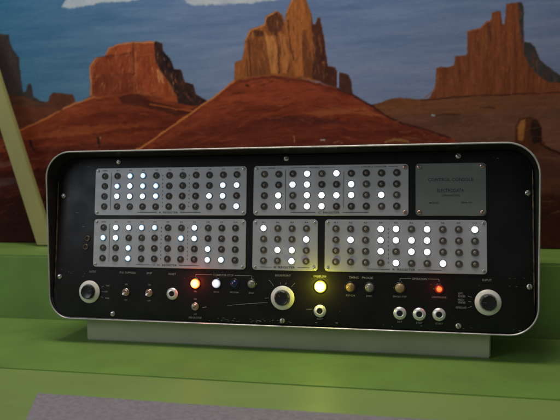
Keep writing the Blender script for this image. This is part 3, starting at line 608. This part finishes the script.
# ---- rotary knobs
def knob(u, v, ang):
    b = bmesh.new(); lathe(b, [(0.0119, 0.0), (0.0121, 0.0006), (0.0118, 0.0011), (0.0100, 0.0021), (0.0084, 0.0028), (0.0079, 0.0024), (0.0, 0.0024)], 48)
    sk = link('rotary_knob', mesh('rotary_knob', b), 'skirt', **on_panel(u, v, 0.0008))
    b = bmesh.new(); n = 72
    prof = [(0.0077, 0.0020), (0.0075, 0.0048), (0.0071, 0.0060), (0.0064, 0.0065), (0.0056, 0.0062), (0.0, 0.0058)]
    loops = []
    for r, w in prof[:-1]:
        loops.append([((r * (1 - (0.035 if i < 99 else 0) * (0.5 + 0.5 * math.cos(12 * 2 * math.pi * i / n)))) * math.cos(2 * math.pi * i / n), -w, (r * (1 - 0.035 * (0.5 + 0.5 * math.cos(12 * 2 * math.pi * i / n)))) * math.sin(2 * math.pi * i / n)) for i in range(n)])
    loft(b, loops)
    g = link('grip', mesh('grip', b), 'knob', parent=sk); g.rotation_euler = (0, ang, 0)
    b = bmesh.new(); stroke(b, (0, 0.0020), (0, 0.0054), 0.0006, -0.00631)
    link('pointer_mark', mesh('pointer_mark', b), 'collar_grey', parent=g, smooth=False)
    return sk
knob(-0.2032, 0.0301, 1.2)['label'] = 'cream and black output knob at the lower left of the panel'
knob(0.0080, 0.0295, -0.8)['label'] = 'cream and black breakpoint knob below the B register plate'
knob(0.2048, 0.0308, -1.5)['label'] = 'cream and black input knob at the lower right of the panel'

# ---- toggle switches
for u, v, up in ((-0.1613, 0.0308, -1), (-0.1352, 0.0307, -1), (-0.0841, 0.0180, 1)):
    b = bmesh.new(); lathe(b, [(0.0040, 0.0), (0.0040, 0.0010), (0.0037, 0.0013), (0.0027, 0.0013), (0.0027, 0.0026), (0.0024, 0.0029), (0.0017, 0.0029), (0.0017, 0.0008), (0, 0.0008)], 6 * 4)
    t = link('toggle_switch', mesh('toggle_switch', b), 'copper' , **on_panel(u, v, 0.0004))
    b = bmesh.new(); a = math.radians(11) * up
    loops = []
    for r, s in ((0.0009, 0.0010), (0.0009, 0.0030), (0.0012, 0.0050), (0.0014, 0.0064), (0.0013, 0.0072), (0.0007, 0.0076)):
        loops.append([(r * math.cos(k * math.pi / 6), -s * math.cos(a) - r * math.sin(k * math.pi / 6) * math.sin(a), s * math.sin(a) + r * math.sin(k * math.pi / 6) * math.cos(a)) for k in range(12)])
    loft(b, loops); link('lever', mesh('lever', b), 'chrome', parent=t)

# ---- push buttons in chromed bezels
bb = bmesh.new(); lathe(bb, [(0.0062, 0.0), (0.0062, 0.0006), (0.0056, 0.0013), (0.0042, 0.0022), (0.0033, 0.0024), (0.0029, 0.0022), (0.0028, 0.0010)], 32); bz = mesh('push_button', bb)
bb = bmesh.new(); lathe(bb, [(0.0027, 0.0), (0.0027, 0.0016), (0.0024, 0.0019), (0.0, 0.0019)], 24); pk = mesh('plunger', bb)
for u, v in ((-0.1094, 0.0304), (0.0458, 0.0176), (0.1235, 0.0180), (0.1418, 0.0177), (0.1602, 0.0180)):
    o = link('push_button', bz, 'skirt' if False else 'chrome', **on_panel(u, v, 0.0004)); link('plunger', pk, 'knob', parent=o)

# ---- pilot lamps
def pilot(u, v, r, h, lens, label, light=None):
    b = bmesh.new(); lathe(b, [(r + 0.0012, 0.0), (r + 0.0012, 0.0006), (r + 0.0008, 0.0010), (r, 0.0010), (r, 0.0)], 32)
    o = link('pilot_lamp', mesh('pilot_lamp', b), 'knob', **on_panel(u, v, 0.0004)); o['label'] = label
    b = bmesh.new(); lathe(b, dome(r, h, 0.0001, 8), 32)
    link('lens', mesh('lens', b), lens, parent=o)
    if light:
        ld = bpy.data.lights.new('bulb_light', 'POINT'); ld.energy = light[0]; ld.color = light[1]; ld.shadow_soft_size = light[3]
        lo_ = bpy.data.objects.new('bulb_light', ld); COL.objects.link(lo_); lo_.parent = o; lo_.location = (0, -light[2], 0)
pilot(-0.0844, 0.0416, 0.0050, 0.0042, 'red_lamp', 'glowing orange red lamp lens', (0.012, (1.0, 0.06, 0.015), 0.0085, 0.002))
pilot(-0.0617, 0.0422, 0.0047, 0.0035, 'white_lamp', 'dimly lit white lamp lens')
pilot(-0.0426, 0.0421, 0.0044, 0.0032, 'blue_lens', 'unlit dark blue lamp lens')
pilot(-0.0243, 0.0425, 0.0043, 0.0034, 'clear_lens', 'unlit cloudy clear lamp lens')
pilot(0.0459, 0.0417, 0.0058, 0.0050, 'yellow_lamp', 'brightly glowing yellow lamp lens', (0.034, (1.0, 0.95, 0.02), 0.0115, 0.002))
pilot(0.0758, 0.0417, 0.0046, 0.0036, 'amber_lens', 'unlit amber lamp lens')
pilot(0.0944, 0.0419, 0.0045, 0.0036, 'clear_lens', 'unlit greyish clear lamp lens')
pilot(0.1235, 0.0422, 0.0047, 0.0034, 'tan_lens', 'unlit flat tan lamp lens')
pilot(0.1603, 0.0422, 0.0040, 0.0036, 'red_small', 'small dim red lit lamp lens', (0.0022, (1.0, 0.05, 0.02), 0.0075, 0.002))

# ---- two small sockets at the left
bb = bmesh.new(); lathe(bb, [(0.0032, 0.0), (0.0032, 0.0008), (0.0027, 0.0012), (0.0019, 0.0010), (0.0018, 0.0002)], 24, 0); lathe(bb, [(0.0018, 0.0003), (0, 0.0003)], 24, 1); jk = mesh('jack_socket', bb)
jk.materials.append(M['wear']); jk.materials.append(M['hole'])
for u, v in ((-0.2079, 0.0872), (-0.2096, 0.0780)):
    link('jack_socket', jk, ['wear', 'hole'], **on_panel(u, v, 0.0004))
